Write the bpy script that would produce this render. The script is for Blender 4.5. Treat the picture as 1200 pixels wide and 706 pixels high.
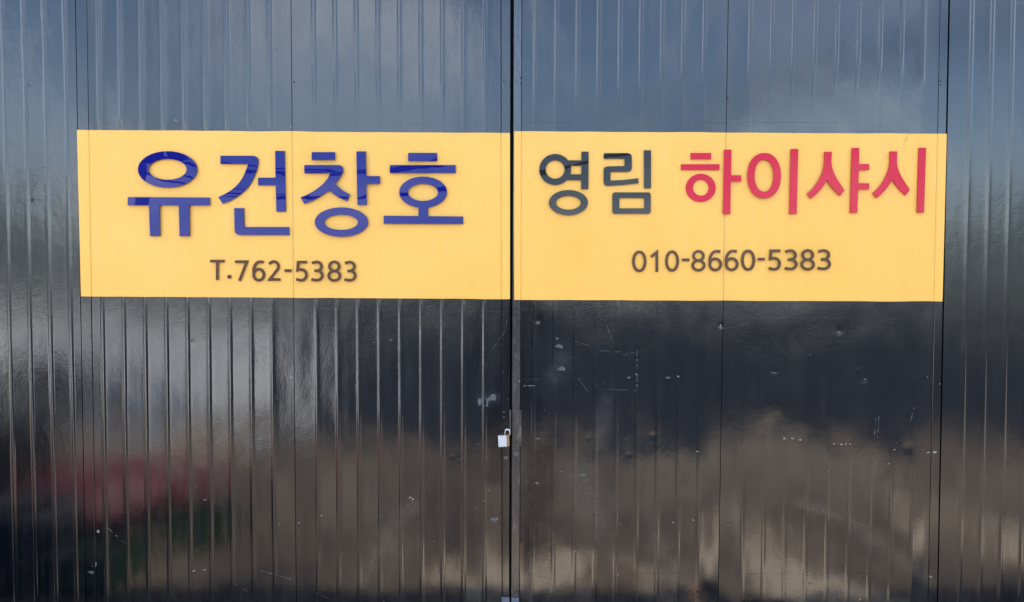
import bpy, bmesh, math, random
from mathutils import Vector, Matrix, noise

random.seed(7)
for o in list(bpy.data.objects):
    bpy.data.objects.remove(o, do_unlink=True)
S = bpy.context.scene
COL = S.collection
R = math.radians

# ------------------------------------------------------------------ camera
CAM_D, CAM_H, PITCH, FPX = 3.5, 1.70, R(1.9), 870.0
cd = bpy.data.cameras.new('camera')
cd.sensor_width = 36.0
cd.lens = FPX / 1200.0 * 36.0
cd.clip_start, cd.clip_end = 0.01, 2000.0
cam = bpy.data.objects.new('camera', cd)
cam.location = (0, -CAM_D, CAM_H)
cam.rotation_euler = (R(90) - PITCH, 0, 0)
COL.objects.link(cam)
S.camera = cam

# ------------------------------------------------------------------ sky, sun, exposure
SUN_EL, SUN_AZ = R(76), R(62)            # azimuth clockwise from +Y; the sun stands behind the warehouse, so the gate is in open shade
w = bpy.data.worlds.new('World')
S.world = w
w.use_nodes = True
nt = w.node_tree
nt.nodes.clear()
out = nt.nodes.new('ShaderNodeOutputWorld')
bg = nt.nodes.new('ShaderNodeBackground')
sky = nt.nodes.new('ShaderNodeTexSky')
sky.sky_type = 'NISHITA'
sky.sun_disc = False
sky.sun_elevation = SUN_EL
sky.sun_rotation = SUN_AZ
sky.air_density = 1.0
sky.dust_density = 0.4
sky.ozone_density = 2.0
bg.inputs['Strength'].default_value = 0.15
# broken cloud cover
tc = nt.nodes.new('ShaderNodeTexCoord')
mp = nt.nodes.new('ShaderNodeMapping')
mp.inputs['Scale'].default_value = (1.6, 1.6, 4.5)
mp.inputs['Location'].default_value = (1.3, 0.1, 0.0)
cn = nt.nodes.new('ShaderNodeTexNoise')
cn.inputs['Scale'].default_value = 1.5
cn.inputs['Detail'].default_value = 7.0
cn.inputs['Roughness'].default_value = 0.55
cr = nt.nodes.new('ShaderNodeValToRGB')
cr.color_ramp.elements[0].position = 0.49
cr.color_ramp.elements[1].position = 0.72
cmix = nt.nodes.new('ShaderNodeMixRGB')
cmix.inputs['Color2'].default_value = (10.5, 10.7, 11.2, 1)
nt.links.new(tc.outputs['Generated'], mp.inputs['Vector'])
nt.links.new(mp.outputs['Vector'], cn.inputs['Vector'])
nt.links.new(cn.outputs['Fac'], cr.inputs['Fac'])
nt.links.new(cr.outputs['Color'], cmix.inputs['Fac'])
nt.links.new(sky.outputs['Color'], cmix.inputs['Color1'])
nt.links.new(cmix.outputs['Color'], bg.inputs['Color'])
nt.links.new(bg.outputs['Background'], out.inputs['Surface'])

sl = bpy.data.lights.new('sun', 'SUN')
sl.energy = 4.0
sl.angle = R(0.53)
sl.color = (1.0, 0.95, 0.87)
sun = bpy.data.objects.new('sun', sl)
sdir = Vector((math.sin(SUN_AZ) * math.cos(SUN_EL), math.cos(SUN_AZ) * math.cos(SUN_EL), math.sin(SUN_EL)))
sun.rotation_euler = sdir.to_track_quat('Z', 'Y').to_euler()
sun.location = (8, 14, 16)
COL.objects.link(sun)

S.render.engine = 'CYCLES'
vs = S.view_settings
vs.view_transform = 'Standard'
vs.look = 'None'
vs.gamma = 1.0
vs.exposure = 1.95
vs.use_curve_mapping = False

# ------------------------------------------------------------------ helpers
def wpt(X, Y):
    """pixel of the 1200x706 photograph -> (x, z) on the gate plane y = 0"""
    u, v = (X - 600) / FPX, (353 - Y) / FPX
    dy = math.cos(PITCH) + v * math.sin(PITCH)
    dz = -math.sin(PITCH) + v * math.cos(PITCH)
    t = CAM_D / dy
    return u * t, CAM_H + dz * t

Z0, Z7 = wpt(600, 0)[1], wpt(600, 706)[1]

class Line:
    """an upright line given by its pixel column at the top (row 0) and the bottom (row 706) of the picture"""
    def __init__(self, xt, xb):
        self.a, self.b = wpt(xt, 0)[0], wpt(xb, 706)[0]
    def x(self, z):
        return self.b + (self.a - self.b) * (z - Z7) / (Z0 - Z7)

def link(name, me, mat=None, parent=None, smooth=False):
    o = bpy.data.objects.new(name, me)
    COL.objects.link(o)
    if mat:
        me.materials.append(mat)
    if smooth:
        for p in me.polygons:
            p.use_smooth = True
    if parent:
        o.parent = parent
        o.matrix_parent_inverse = Matrix.Translation(-top_loc(parent))
    return o

def top_loc(o):
    v = Vector((0, 0, 0))
    while o:
        if o.type == 'EMPTY':
            v = v + o.location
        o = o.parent
    return v

def mesh(name, verts, faces, mat=None, parent=None, smooth=False):
    me = bpy.data.meshes.new(name)
    me.from_pydata(verts, [], faces)
    bm = bmesh.new(); bm.from_mesh(me)
    bmesh.ops.recalc_face_normals(bm, faces=bm.faces)
    bm.to_mesh(me); bm.free()
    return link(name, me, mat, parent, smooth)

def from_bm(name, bm, mat=None, parent=None, smooth=False):
    me = bpy.data.meshes.new(name)
    bmesh.ops.recalc_face_normals(bm, faces=bm.faces)
    bm.to_mesh(me); bm.free()
    return link(name, me, mat, parent, smooth)

def tag(o, label=None, cat=None, group=None, kind=None):
    if label: o['label'] = label
    if cat: o['category'] = cat
    if group: o['group'] = group
    if kind: o['kind'] = kind
    return o

def thing(name, loc, label, cat, group=None):
    o = bpy.data.objects.new(name, None)
    o.empty_display_size = 0.1
    COL.objects.link(o)
    o.location = loc
    return tag(o, label, cat, group)

def bm_box(bm, x0, x1, y0, y1, z0, z1, bev=0.0):
    vs_ = [bm.verts.new(p) for p in ((x0,y0,z0),(x1,y0,z0),(x1,y1,z0),(x0,y1,z0),(x0,y0,z1),(x1,y0,z1),(x1,y1,z1),(x0,y1,z1))]
    fs = [bm.faces.new([vs_[i] for i in f]) for f in ((0,1,2,3),(4,5,6,7),(0,1,5,4),(1,2,6,5),(2,3,7,6),(3,0,4,7))]
    if bev > 0:
        es = list({e for f in fs for e in f.edges})
        bmesh.ops.bevel(bm, geom=es, offset=bev, segments=2, affect='EDGES', profile=0.6)

def box(name, x0, x1, y0, y1, z0, z1, mat, parent=None, bev=0.0):
    bm = bmesh.new()
    bm_box(bm, x0, x1, y0, y1, z0, z1, bev)
    return from_bm(name, bm, mat, parent)

def bm_tube(bm, pts, r, seg=8, caps=True, radii=None):
    rings = []
    n = len(pts)
    for i, p in enumerate(pts):
        p = Vector(p)
        d = (Vector(pts[min(i+1, n-1)]) - Vector(pts[max(i-1, 0)])).normalized()
        a = Vector((0, 0, 1)) if abs(d.z) < 0.9 else Vector((1, 0, 0))
        u_ = d.cross(a).normalized(); v_ = d.cross(u_)
        rr = radii[i] if radii else r
        rings.append([bm.verts.new(p + (u_ * math.cos(t) + v_ * math.sin(t)) * rr) for t in [2*math.pi*k/seg for k in range(seg)]])
    for a, b in zip(rings, rings[1:]):
        for k in range(seg):
            bm.faces.new((a[k], a[(k+1) % seg], b[(k+1) % seg], b[k]))
    if caps:
        bm.faces.new(rings[0]); bm.faces.new(rings[-1])

def bm_lathe(bm, prof, cx, cy, cz, seg=32, tilt=None):
    rings = []
    for r, z in prof:
        ring = []
        for k in range(seg):
            t = 2*math.pi*k/seg
            p = Vector((r*math.cos(t), r*math.sin(t), z))
            if tilt: p = tilt @ p
            ring.append(bm.verts.new(p + Vector((cx, cy, cz))))
        rings.append(ring)
    for a, b in zip(rings, rings[1:]):
        for k in range(seg):
            bm.faces.new((a[k], a[(k+1) % seg], b[(k+1) % seg], b[k]))

# ------------------------------------------------------------------ materials
def nodes(name):
    m = bpy.data.materials.new(name)
    m.use_nodes = True
    t = m.node_tree
    return m, t, t.nodes['Principled BSDF'], t.nodes.new('ShaderNodeNewGeometry')

def nz(t, vec, scale, detail=4.0, rough=0.55, stretch=None):
    n = t.nodes.new('ShaderNodeTexNoise')
    n.inputs['Scale'].default_value = scale
    n.inputs['Detail'].default_value = detail
    n.inputs['Roughness'].default_value = rough
    if stretch:
        mm = t.nodes.new('ShaderNodeMapping')
        mm.inputs['Scale'].default_value = stretch
        t.links.new(vec, mm.inputs['Vector'])
        vec = mm.outputs['Vector']
    t.links.new(vec, n.inputs['Vector'])
    return n.outputs['Fac']

def ramp(t, fac, p0, p1, c0=(0,0,0,1), c1=(1,1,1,1)):
    r_ = t.nodes.new('ShaderNodeValToRGB')
    r_.color_ramp.elements[0].position = p0
    r_.color_ramp.elements[1].position = p1
    r_.color_ramp.elements[0].color = c0
    r_.color_ramp.elements[1].color = c1
    t.links.new(fac, r_.inputs['Fac'])
    return r_.outputs['Color']

def mth(t, op, a, b=None):
    m = t.nodes.new('ShaderNodeMath'); m.operation = op
    for i, v in enumerate((a, b)):
        if v is None: continue
        if isinstance(v, (int, float)): m.inputs[i].default_value = v
        else: t.links.new(v, m.inputs[i])
    return m.outputs[0]

def mixc(t, fac, a, b):
    m = t.nodes.new('ShaderNodeMixRGB')
    for k, v in (('Fac', fac), ('Color1', a), ('Color2', b)):
        if isinstance(v, (int, float)): m.inputs[k].default_value = v
        elif isinstance(v, tuple): m.inputs[k].default_value = v if len(v) == 4 else v + (1,)
        else: t.links.new(v, m.inputs[k])
    return m.outputs['Color']

def bump(t, height, dist, strength=1.0, prev=None):
    b = t.nodes.new('ShaderNodeBump')
    b.inputs['Strength'].default_value = strength
    b.inputs['Distance'].default_value = dist
    t.links.new(height, b.inputs['Height'])
    if prev: t.links.new(prev, b.inputs['Normal'])
    return b.outputs['Normal']

def simple(name, col, rough=0.6, var=0.25, scale=12.0, metallic=0.0, bumpd=0.0, ior=1.5):
    m, t, p, g = nodes(name)
    f = nz(t, g.outputs['Position'], scale, 5.0)
    dark = tuple(c * (1 - var) for c in col)
    lite = tuple(min(1, c * (1 + var)) for c in col)
    t.links.new(mixc(t, ramp(t, f, 0.3, 0.7), dark, lite), p.inputs['Base Color'])
    p.inputs['Roughness'].default_value = rough
    p.inputs['Metallic'].default_value = metallic
    p.inputs['IOR'].default_value = ior
    if bumpd:
        t.links.new(bump(t, f, bumpd), p.inputs['Normal'])
    return m

# dents and bruises of the gate: (pixel x, pixel y, radius px, depth mm)
DENTS = [(631, 376, 4.0, -2.4), (733, 414, 3.5, -0.8), (845, 382, 3.5, -1.6), (984, 388, 5.0, -1.6), (907, 436, 4.5, -1.2),
         (1013, 445, 4.5, -1.3), (1006, 434, 3.0, 0.8), (765, 511, 4.0, -1.5), (690, 514, 4.0, -1.2), (737, 533, 3.5, -1.2),
         (655, 407, 5.0, 1.2), (657, 434, 5.0, 0.9), (1063, 525, 7.0, -1.5), (530, 535, 3.5, -1.4), (539, 537, 3.0, 1.0),
         (225, 402, 4.5, 1.4), (695, 670, 4.5, -1.8), (791, 669, 4.0, -1.8), (1010, 652, 7.0, 1.2), (652, 617, 4.5, -1.2),
         (684, 617, 3.5, -1.0), (684, 597, 3.5, -1.0), (620, 566, 3.0, -1.2), (640, 570, 3.0, 1.0), (575, 610, 6.0, 0.9),
         (579, 600, 4.0, -0.8), (976, 578, 3.0, -0.7), (700, 455, 4.0, 0.6), (985, 52, 5.0, 0.7), (708, 52, 4.0, 0.7)]

def paint(name, dents=True, base=(0.0020, 0.0031, 0.0052), dust=0.45):
    m, t, p, g = nodes(name)
    P = g.outputs['Position']
    sx = t.nodes.new('ShaderNodeSeparateXYZ'); t.links.new(P, sx.inputs[0])
    big = nz(t, P, 1.6, 5.0, 0.6)
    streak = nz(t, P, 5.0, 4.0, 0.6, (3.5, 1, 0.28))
    speck = nz(t, P, 210.0, 2.0, 0.7)
    mid = nz(t, P, 26.0, 6.0, 0.7)
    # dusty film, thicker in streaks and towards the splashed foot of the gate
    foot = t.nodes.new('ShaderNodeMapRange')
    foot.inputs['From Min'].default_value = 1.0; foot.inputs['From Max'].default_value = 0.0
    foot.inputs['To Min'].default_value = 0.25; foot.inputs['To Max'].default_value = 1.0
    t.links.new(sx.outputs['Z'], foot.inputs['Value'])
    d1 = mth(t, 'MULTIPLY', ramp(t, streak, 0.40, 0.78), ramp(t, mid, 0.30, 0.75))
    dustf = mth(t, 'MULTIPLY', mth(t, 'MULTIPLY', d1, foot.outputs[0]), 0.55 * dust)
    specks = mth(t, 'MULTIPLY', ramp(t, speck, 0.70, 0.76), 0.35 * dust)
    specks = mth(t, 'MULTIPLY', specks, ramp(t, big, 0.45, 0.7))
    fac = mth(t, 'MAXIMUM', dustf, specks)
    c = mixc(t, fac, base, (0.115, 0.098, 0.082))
    def band(segs):
        tot = None
        for (X0, Y0, X1, Y1, wd) in segs:
            a, b = wpt(X0, Y0), wpt(X1, Y1)
            A, D = Vector((a[0], 0, a[1])), Vector((b[0] - a[0], 0, b[1] - a[1]))
            v = t.nodes.new('ShaderNodeVectorMath'); v.operation = 'SUBTRACT'
            t.links.new(P, v.inputs[0]); v.inputs[1].default_value = A
            dt = t.nodes.new('ShaderNodeVectorMath'); dt.operation = 'DOT_PRODUCT'
            t.links.new(v.outputs[0], dt.inputs[0]); dt.inputs[1].default_value = D / D.length_squared
            cl = t.nodes.new('ShaderNodeClamp'); t.links.new(dt.outputs['Value'], cl.inputs[0])
            sc = t.nodes.new('ShaderNodeVectorMath'); sc.operation = 'SCALE'
            sc.inputs[0].default_value = D; t.links.new(cl.outputs[0], sc.inputs['Scale'])
            ds = t.nodes.new('ShaderNodeVectorMath'); ds.operation = 'DISTANCE'
            t.links.new(v.outputs[0], ds.inputs[0]); t.links.new(sc.outputs[0], ds.inputs[1])
            q = mth(t, 'DIVIDE', ds.outputs['Value'], wd * 0.004)
            q = mth(t, 'ADD', q, mth(t, 'MULTIPLY', mth(t, 'SUBTRACT', blot, 0.5), 3.6))
            e = mth(t, 'EXPONENT', mth(t, 'MULTIPLY', mth(t, 'MULTIPLY', q, q), -1.0))
            tot = e if tot is None else mth(t, 'MAXIMUM', tot, e)
        return tot
    if dents:
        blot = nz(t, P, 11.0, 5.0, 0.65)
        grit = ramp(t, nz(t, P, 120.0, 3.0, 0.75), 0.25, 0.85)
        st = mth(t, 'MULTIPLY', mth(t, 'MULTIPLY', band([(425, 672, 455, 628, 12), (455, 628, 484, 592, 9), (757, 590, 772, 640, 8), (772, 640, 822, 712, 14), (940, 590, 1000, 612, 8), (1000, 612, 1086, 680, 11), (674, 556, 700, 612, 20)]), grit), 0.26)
        c = mixc(t, st, c, (0.20, 0.170, 0.130))  # paints bent bright reflections of the ground as pale streaks
        ru = mth(t, 'MULTIPLY', mth(t, 'MULTIPLY', band([(812, 690, 818, 712, 8), (609, 640, 607, 690, 3)]), grit), 0.7)
        c = mixc(t, ru, c, (0.22, 0.095, 0.030))
        sm = band([(636, 535, 632, 640, 20), (584, 488, 580, 562, 11)])
        hz_ = mth(t, 'MULTIPLY', band([(708, 470, 706, 520, 9), (566, 468, 578, 466, 7), (656, 420, 650, 440, 10)]), mth(t, 'MULTIPLY', grit, 0.24))
        c = mixc(t, hz_, c, (0.11, 0.12, 0.135))  # bluish patches; the one on the ribs paints in a highlight
        fac = mth(t, 'MAXIMUM', fac, mth(t, 'MULTIPLY', mth(t, 'MAXIMUM', st, hz_), 0.6))
        sp_ = mth(t, 'SUBTRACT', 0.5, mth(t, 'MULTIPLY', sm, 0.22))
        t.links.new(sp_, p.inputs['Specular IOR Level'])
    t.links.new(c, p.inputs['Base Color'])
    rg = mth(t, 'ADD', mth(t, 'MULTIPLY', big, 0.07), 0.030)
    rg = mth(t, 'ADD', rg, mth(t, 'MULTIPLY', fac, 0.5))
    rg = mth(t, 'ADD', rg, mth(t, 'MULTIPLY', ramp(t, streak, 0.45, 0.8), 0.06))
    t.links.new(rg, p.inputs['Roughness'])
    p.inputs['IOR'].default_value = 1.76
    # brushed-on enamel: orange peel, brush waviness, dents
    peel = nz(t, P, 160.0, 3.0, 0.6)
    crawl = nz(t, P, 32.0, 4.0, 0.6, (1.0, 1, 0.7))
    wave = nz(t, P, 9.0, 3.0, 0.5, (1.0, 1, 0.5))
    n1 = bump(t, wave, 0.0011)
    n1 = bump(t, crawl, 0.00036, 1.0, n1)
    n2 = bump(t, peel, 0.00034, 1.0, n1)
    if dents:
        h = None
        for (X, Y, r_, d) in DENTS:
            x, z = wpt(X, Y)
            v = t.nodes.new('ShaderNodeVectorMath'); v.operation = 'DISTANCE'
            t.links.new(P, v.inputs[0]); v.inputs[1].default_value = (x, 0, z)
            q = mth(t, 'DIVIDE', v.outputs['Value'], r_ * 0.0033)
            e = mth(t, 'MULTIPLY', mth(t, 'EXPONENT', mth(t, 'MULTIPLY', mth(t, 'MULTIPLY', q, q), -1.0)), d * 0.5)
            h = e if h is None else mth(t, 'ADD', h, e)
        n2 = bump(t, h, 0.001, 1.0, n2)
    t.links.new(n2, p.inputs['Normal'])
    return m

M = {}
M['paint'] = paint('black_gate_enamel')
M['wallpaint'] = paint('black_wall_enamel', False)
M['core'] = simple('dark_backing', (0.006, 0.006, 0.007), 0.9)

m, t, p, g = nodes('yellow_sign_film')
P = g.outputs['Position']
f1 = nz(t, P, 2.5, 4.0); f2 = nz(t, P, 60.0, 4.0, 0.7); f3 = nz(t, P, 8.0, 5.0, 0.6, (6, 1, 0.3))
c = mixc(t, ramp(t, f1, 0.3, 0.7), (0.80, 0.418, 0.062), (0.83, 0.448, 0.080))
c = mixc(t, mth(t, 'MULTIPLY', ramp(t, f3, 0.45, 0.8), 0.12), c, (0.86, 0.55, 0.25))
c = mixc(t, mth(t, 'MULTIPLY', ramp(t, f2, 0.72, 0.78), 0.10), c, (0.45, 0.28, 0.12))
f4 = nz(t, P, 3.0, 6.0, 0.65, (9, 1, 0.5))
c = mixc(t, mth(t, 'MULTIPLY', ramp(t, f4, 0.55, 0.85), 0.22), c, (0.55, 0.33, 0.11))
t.links.new(c, p.inputs['Base Color'])
p.inputs['Roughness'].default_value = 0.42
t.links.new(bump(t, f3, 0.0006), p.inputs['Normal'])
M['film'] = m

def acrylic(name, col, rough=0.012, spec=0.2):
    m, t, p, g = nodes(name)
    f = nz(t, g.outputs['Position'], 5.0, 2.0)
    s = nz(t, g.outputs['Position'], 260.0, 2.0)
    cc = mixc(t, mth(t, 'MULTIPLY', ramp(t, s, 0.70, 0.76), 0.25), col, tuple(min(1, c_ * 1.5 + 0.05) for c_ in col))
    t.links.new(cc, p.inputs['Base Color'])
    p.inputs['Roughness'].default_value = rough
    p.inputs['IOR'].default_value = 1.49
    p.inputs['Specular IOR Level'].default_value = spec
    t.links.new(bump(t, f, 0.0005), p.inputs['Normal'])
    return m
M['blue'] = acrylic('blue_acrylic', (0.006, 0.008, 0.15), 0.008, 0.26)
M['red'] = acrylic('red_acrylic', (0.53, 0.007, 0.034))
M['grey'] = acrylic('charcoal_acrylic', (0.016, 0.017, 0.019), 0.012, 0.29)
M['digit'] = acrylic('brown_black_acrylic', (0.10, 0.050, 0.028), 0.12)
M['chip'] = simple('bare_pale_metal', (0.20, 0.20, 0.195), 0.5, 0.5, 90)
M['scuff'] = simple('grey_scuff', (0.068, 0.069, 0.072), 0.5, 0.5, 120)
M['dark_mark'] = simple('dark_scuff_and_shade', (0.03, 0.024, 0.02), 0.7, 0.3, 90)
M['faint'] = simple('faint_rub', (0.034, 0.036, 0.040), 0.4, 0.4, 120)
M['steel'] = simple('zinc_plate', (0.42, 0.42, 0.42), 0.35, 0.2, 40, 0.7)
M['lockbody'] = simple('white_padlock_case', (0.48, 0.48, 0.47), 0.35, 0.06, 60)
M['brass'] = simple('brass', (0.33, 0.20, 0.10), 0.45, 0.2, 60, 0.8)
M['chrome'] = simple('chromed_shackle', (0.7, 0.7, 0.7), 0.2, 0.05, 60, 1.0)

def worn(name):
    m, t, p, g = nodes(name)
    P = g.outputs['Position']
    a = nz(t, P, 38.0, 6.0, 0.7, (1, 1, 0.45)); b = nz(t, P, 9.0, 5.0, 0.65)
    c = mixc(t, ramp(t, a, 0.55, 0.66), (0.004, 0.005, 0.008), (0.062, 0.058, 0.052))
    c = mixc(t, ramp(t, b, 0.60, 0.70), c, (0.085, 0.062, 0.042))
    sx = t.nodes.new('ShaderNodeSeparateXYZ'); t.links.new(P, sx.inputs[0])
    hz = t.nodes.new('ShaderNodeMapRange')            # rubbed bare at hand height and below, whole above
    hz.inputs['From Min'].default_value = 1.55; hz.inputs['From Max'].default_value = 1.25
    t.links.new(sx.outputs['Z'], hz.inputs['Value'])
    c = mixc(t, hz.outputs[0], (0.011, 0.013, 0.016), c)
    t.links.new(c, p.inputs['Base Color'])
    t.links.new(mth(t, 'ADD', mth(t, 'MULTIPLY', mth(t, 'MULTIPLY', a, hz.outputs[0]), 0.4), 0.12), p.inputs['Roughness'])
    p.inputs['IOR'].default_value = 1.85
    t.links.new(bump(t, a, 0.0012), p.inputs['Normal'])
    return m
M['worn'] = worn('worn_black_steel')

# ------------------------------------------------------------------ ground, road
def concrete(name, a, b, s=0.6, extra=None, oil=None):
    m, t, p, g = nodes(name)
    P = g.outputs['Position']
    f = nz(t, P, s, 7.0, 0.62); k = nz(t, P, 45.0, 4.0, 0.7); q = nz(t, P, 2.2, 5.0, 0.6)
    c = mixc(t, ramp(t, f, 0.36, 0.64), a, b)
    c = mixc(t, mth(t, 'MULTIPLY', ramp(t, q, 0.52, 0.68), 0.5), c, tuple(x * 0.45 for x in a))
    c = mixc(t, mth(t, 'MULTIPLY', ramp(t, k, 0.35, 0.75), 0.35), c, tuple(x * 0.6 for x in a))
    if extra:                                        # invented pale patches and oil spots, added to mottle the reflected ground
        e1 = nz(t, P, 0.85, 5.0, 0.6, (1.0, 0.75, 1.0)); e2 = nz(t, P, 1.25, 4.0, 0.6, (0.8, 1.0, 1.0))
        c = mixc(t, ramp(t, e1, 0.56, 0.60), c, extra)
        c = mixc(t, mth(t, 'MULTIPLY', ramp(t, e2, 0.57, 0.62), 0.85), c, oil)
    t.links.new(c, p.inputs['Base Color'])
    p.inputs['Roughness'].default_value = 0.9
    t.links.new(bump(t, k, 0.006), p.inputs['Normal'])
    return m
M['yard'] = concrete('dusty_concrete', (0.055, 0.042, 0.032), (0.26, 0.190, 0.128), 0.9, (0.52, 0.42, 0.31), (0.030, 0.028, 0.028))
m, t, p, g = nodes('patched_pale_concrete')                  # pale ground, dark patches added to make its reflection ragged
P = g.outputs['Position']
f = nz(t, P, 0.38, 5.0, 0.62, (1.0, 0.40, 1.0)); k = nz(t, P, 45.0, 4.0, 0.7); q = nz(t, P, 1.1, 3.0, 0.5)
c = mixc(t, ramp(t, q, 0.35, 0.65), (0.62, 0.61, 0.60), (0.82, 0.80, 0.78))
c = mixc(t, ramp(t, f, 0.555, 0.585), c, (0.060, 0.075, 0.080))
c = mixc(t, mth(t, 'MULTIPLY', ramp(t, k, 0.45, 0.80), 0.15), c, (0.25, 0.245, 0.24))
t.links.new(c, p.inputs['Base Color'])
p.inputs['Roughness'].default_value = 0.9
M['lot'] = m
M['asphalt'] = concrete('asphalt', (0.016, 0.020, 0.027), (0.026, 0.031, 0.039))
M['asphalt'].node_tree.nodes['Principled BSDF'].inputs['Specular IOR Level'].default_value = 0.15
M['soil'] = concrete('soil_and_grass', (0.085, 0.095, 0.065), (0.15, 0.145, 0.115), 0.25)
M['paintwhite'] = simple('road_paint', (0.72, 0.72, 0.70), 0.7, 0.15, 20)

def sheet(name, x0, x1, y0, y1, z, mat, n=1):
    vs_ = []; fs = []
    for j in range(n + 1):
        for i in range(n + 1):
            vs_.append((x0 + (x1 - x0) * i / n, y0 + (y1 - y0) * j / n, z))
    for j in range(n):
        for i in range(n):
            a = j * (n + 1) + i
            fs.append((a, a + 1, a + n + 2, a + n + 1))
    return mesh(name, vs_, fs, mat)
tag(sheet('ground', -400, 400, -400, 400, -0.13, M['soil'], 4), kind='structure')
o = box('yard', -14, 14, -4.4, 8, -0.12, 0.0, M['yard']); tag(o, kind='structure')
o = box('road', -120, 120, -30.0, -4.4, -0.30, -0.10, M['asphalt']); tag(o, kind='structure')
pv = [(-2.45, -5.1), (-14.0, -5.1), (-30.0, -27.0), (-8.3, -27.0)]  # unseen pale area, edged to keep its bright reflection on the left
o = mesh('pavement', [(x, y, z) for z in (-0.11, 0.02) for x, y in pv], [(0,1,2,3), (4,5,6,7), (0,1,5,4), (1,2,6,5), (2,3,7,6), (3,0,4,7)], M['lot']); tag(o, kind='structure')
o = box('road_marking', -120, 120, -29.4, -29.25, -0.12, -0.096, M['paintwhite']); tag(o, kind='structure')

# far ridge beyond the houses
vs_, fs = [], []
N = 120
for i in range(N + 1):
    a = math.pi * (1.0 + i / N)
    for rr, hh in ((150, -0.2), (170, 1.0), (200, 1.0), (260, -0.2)):
        side = max(0.0, min(1.0, (abs(i / N - 0.5) * 180 - 26) / 12))      # ends raised to block the bright horizon from the side walls
        h = hh if hh < 0 else (5.5 + 6 * side if rr == 170 else 11.0 + 19 * side * side * (3 - 2 * side)) * (0.85 + 0.4 * noise.noise((i * 0.09, rr * 0.02, 3.0)))
        vs_.append((rr * math.cos(a), rr * math.sin(a), h))
for i in range(N):
    for j in range(3):
        a = i * 4 + j
        fs.append((a, a + 1, a + 5, a + 4))
M['hill'] = simple('wooded_hill', (0.095, 0.120, 0.115), 0.95, 0.5, 0.15, bumpd=0.8)
tag(mesh('hills', vs_, fs, M['hill'], None, True), kind='structure')

# ------------------------------------------------------------------ the black ribbed sheets
ZB, ZT = 0.03, 3.55
RIBH = 0.0042
PROF = [(-0.0150, 0), (-0.0125, 0.03), (-0.0100, 0.12), (-0.0062, 0.86), (-0.0040, 0.98), (0.0, 1.0),
        (0.0040, 0.98), (0.0062, 0.86), (0.0100, 0.12), (0.0125, 0.03), (0.0150, 0)]

def piecewise(tab, v):
    if v <= tab[0][0]: return tab[0][1]
    for (a, fa), (b, fb) in zip(tab, tab[1:]):
        if v <= b:
            return fa + (fb - fa) * (v - a) / (b - a)
    return tab[-1][1]

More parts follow.
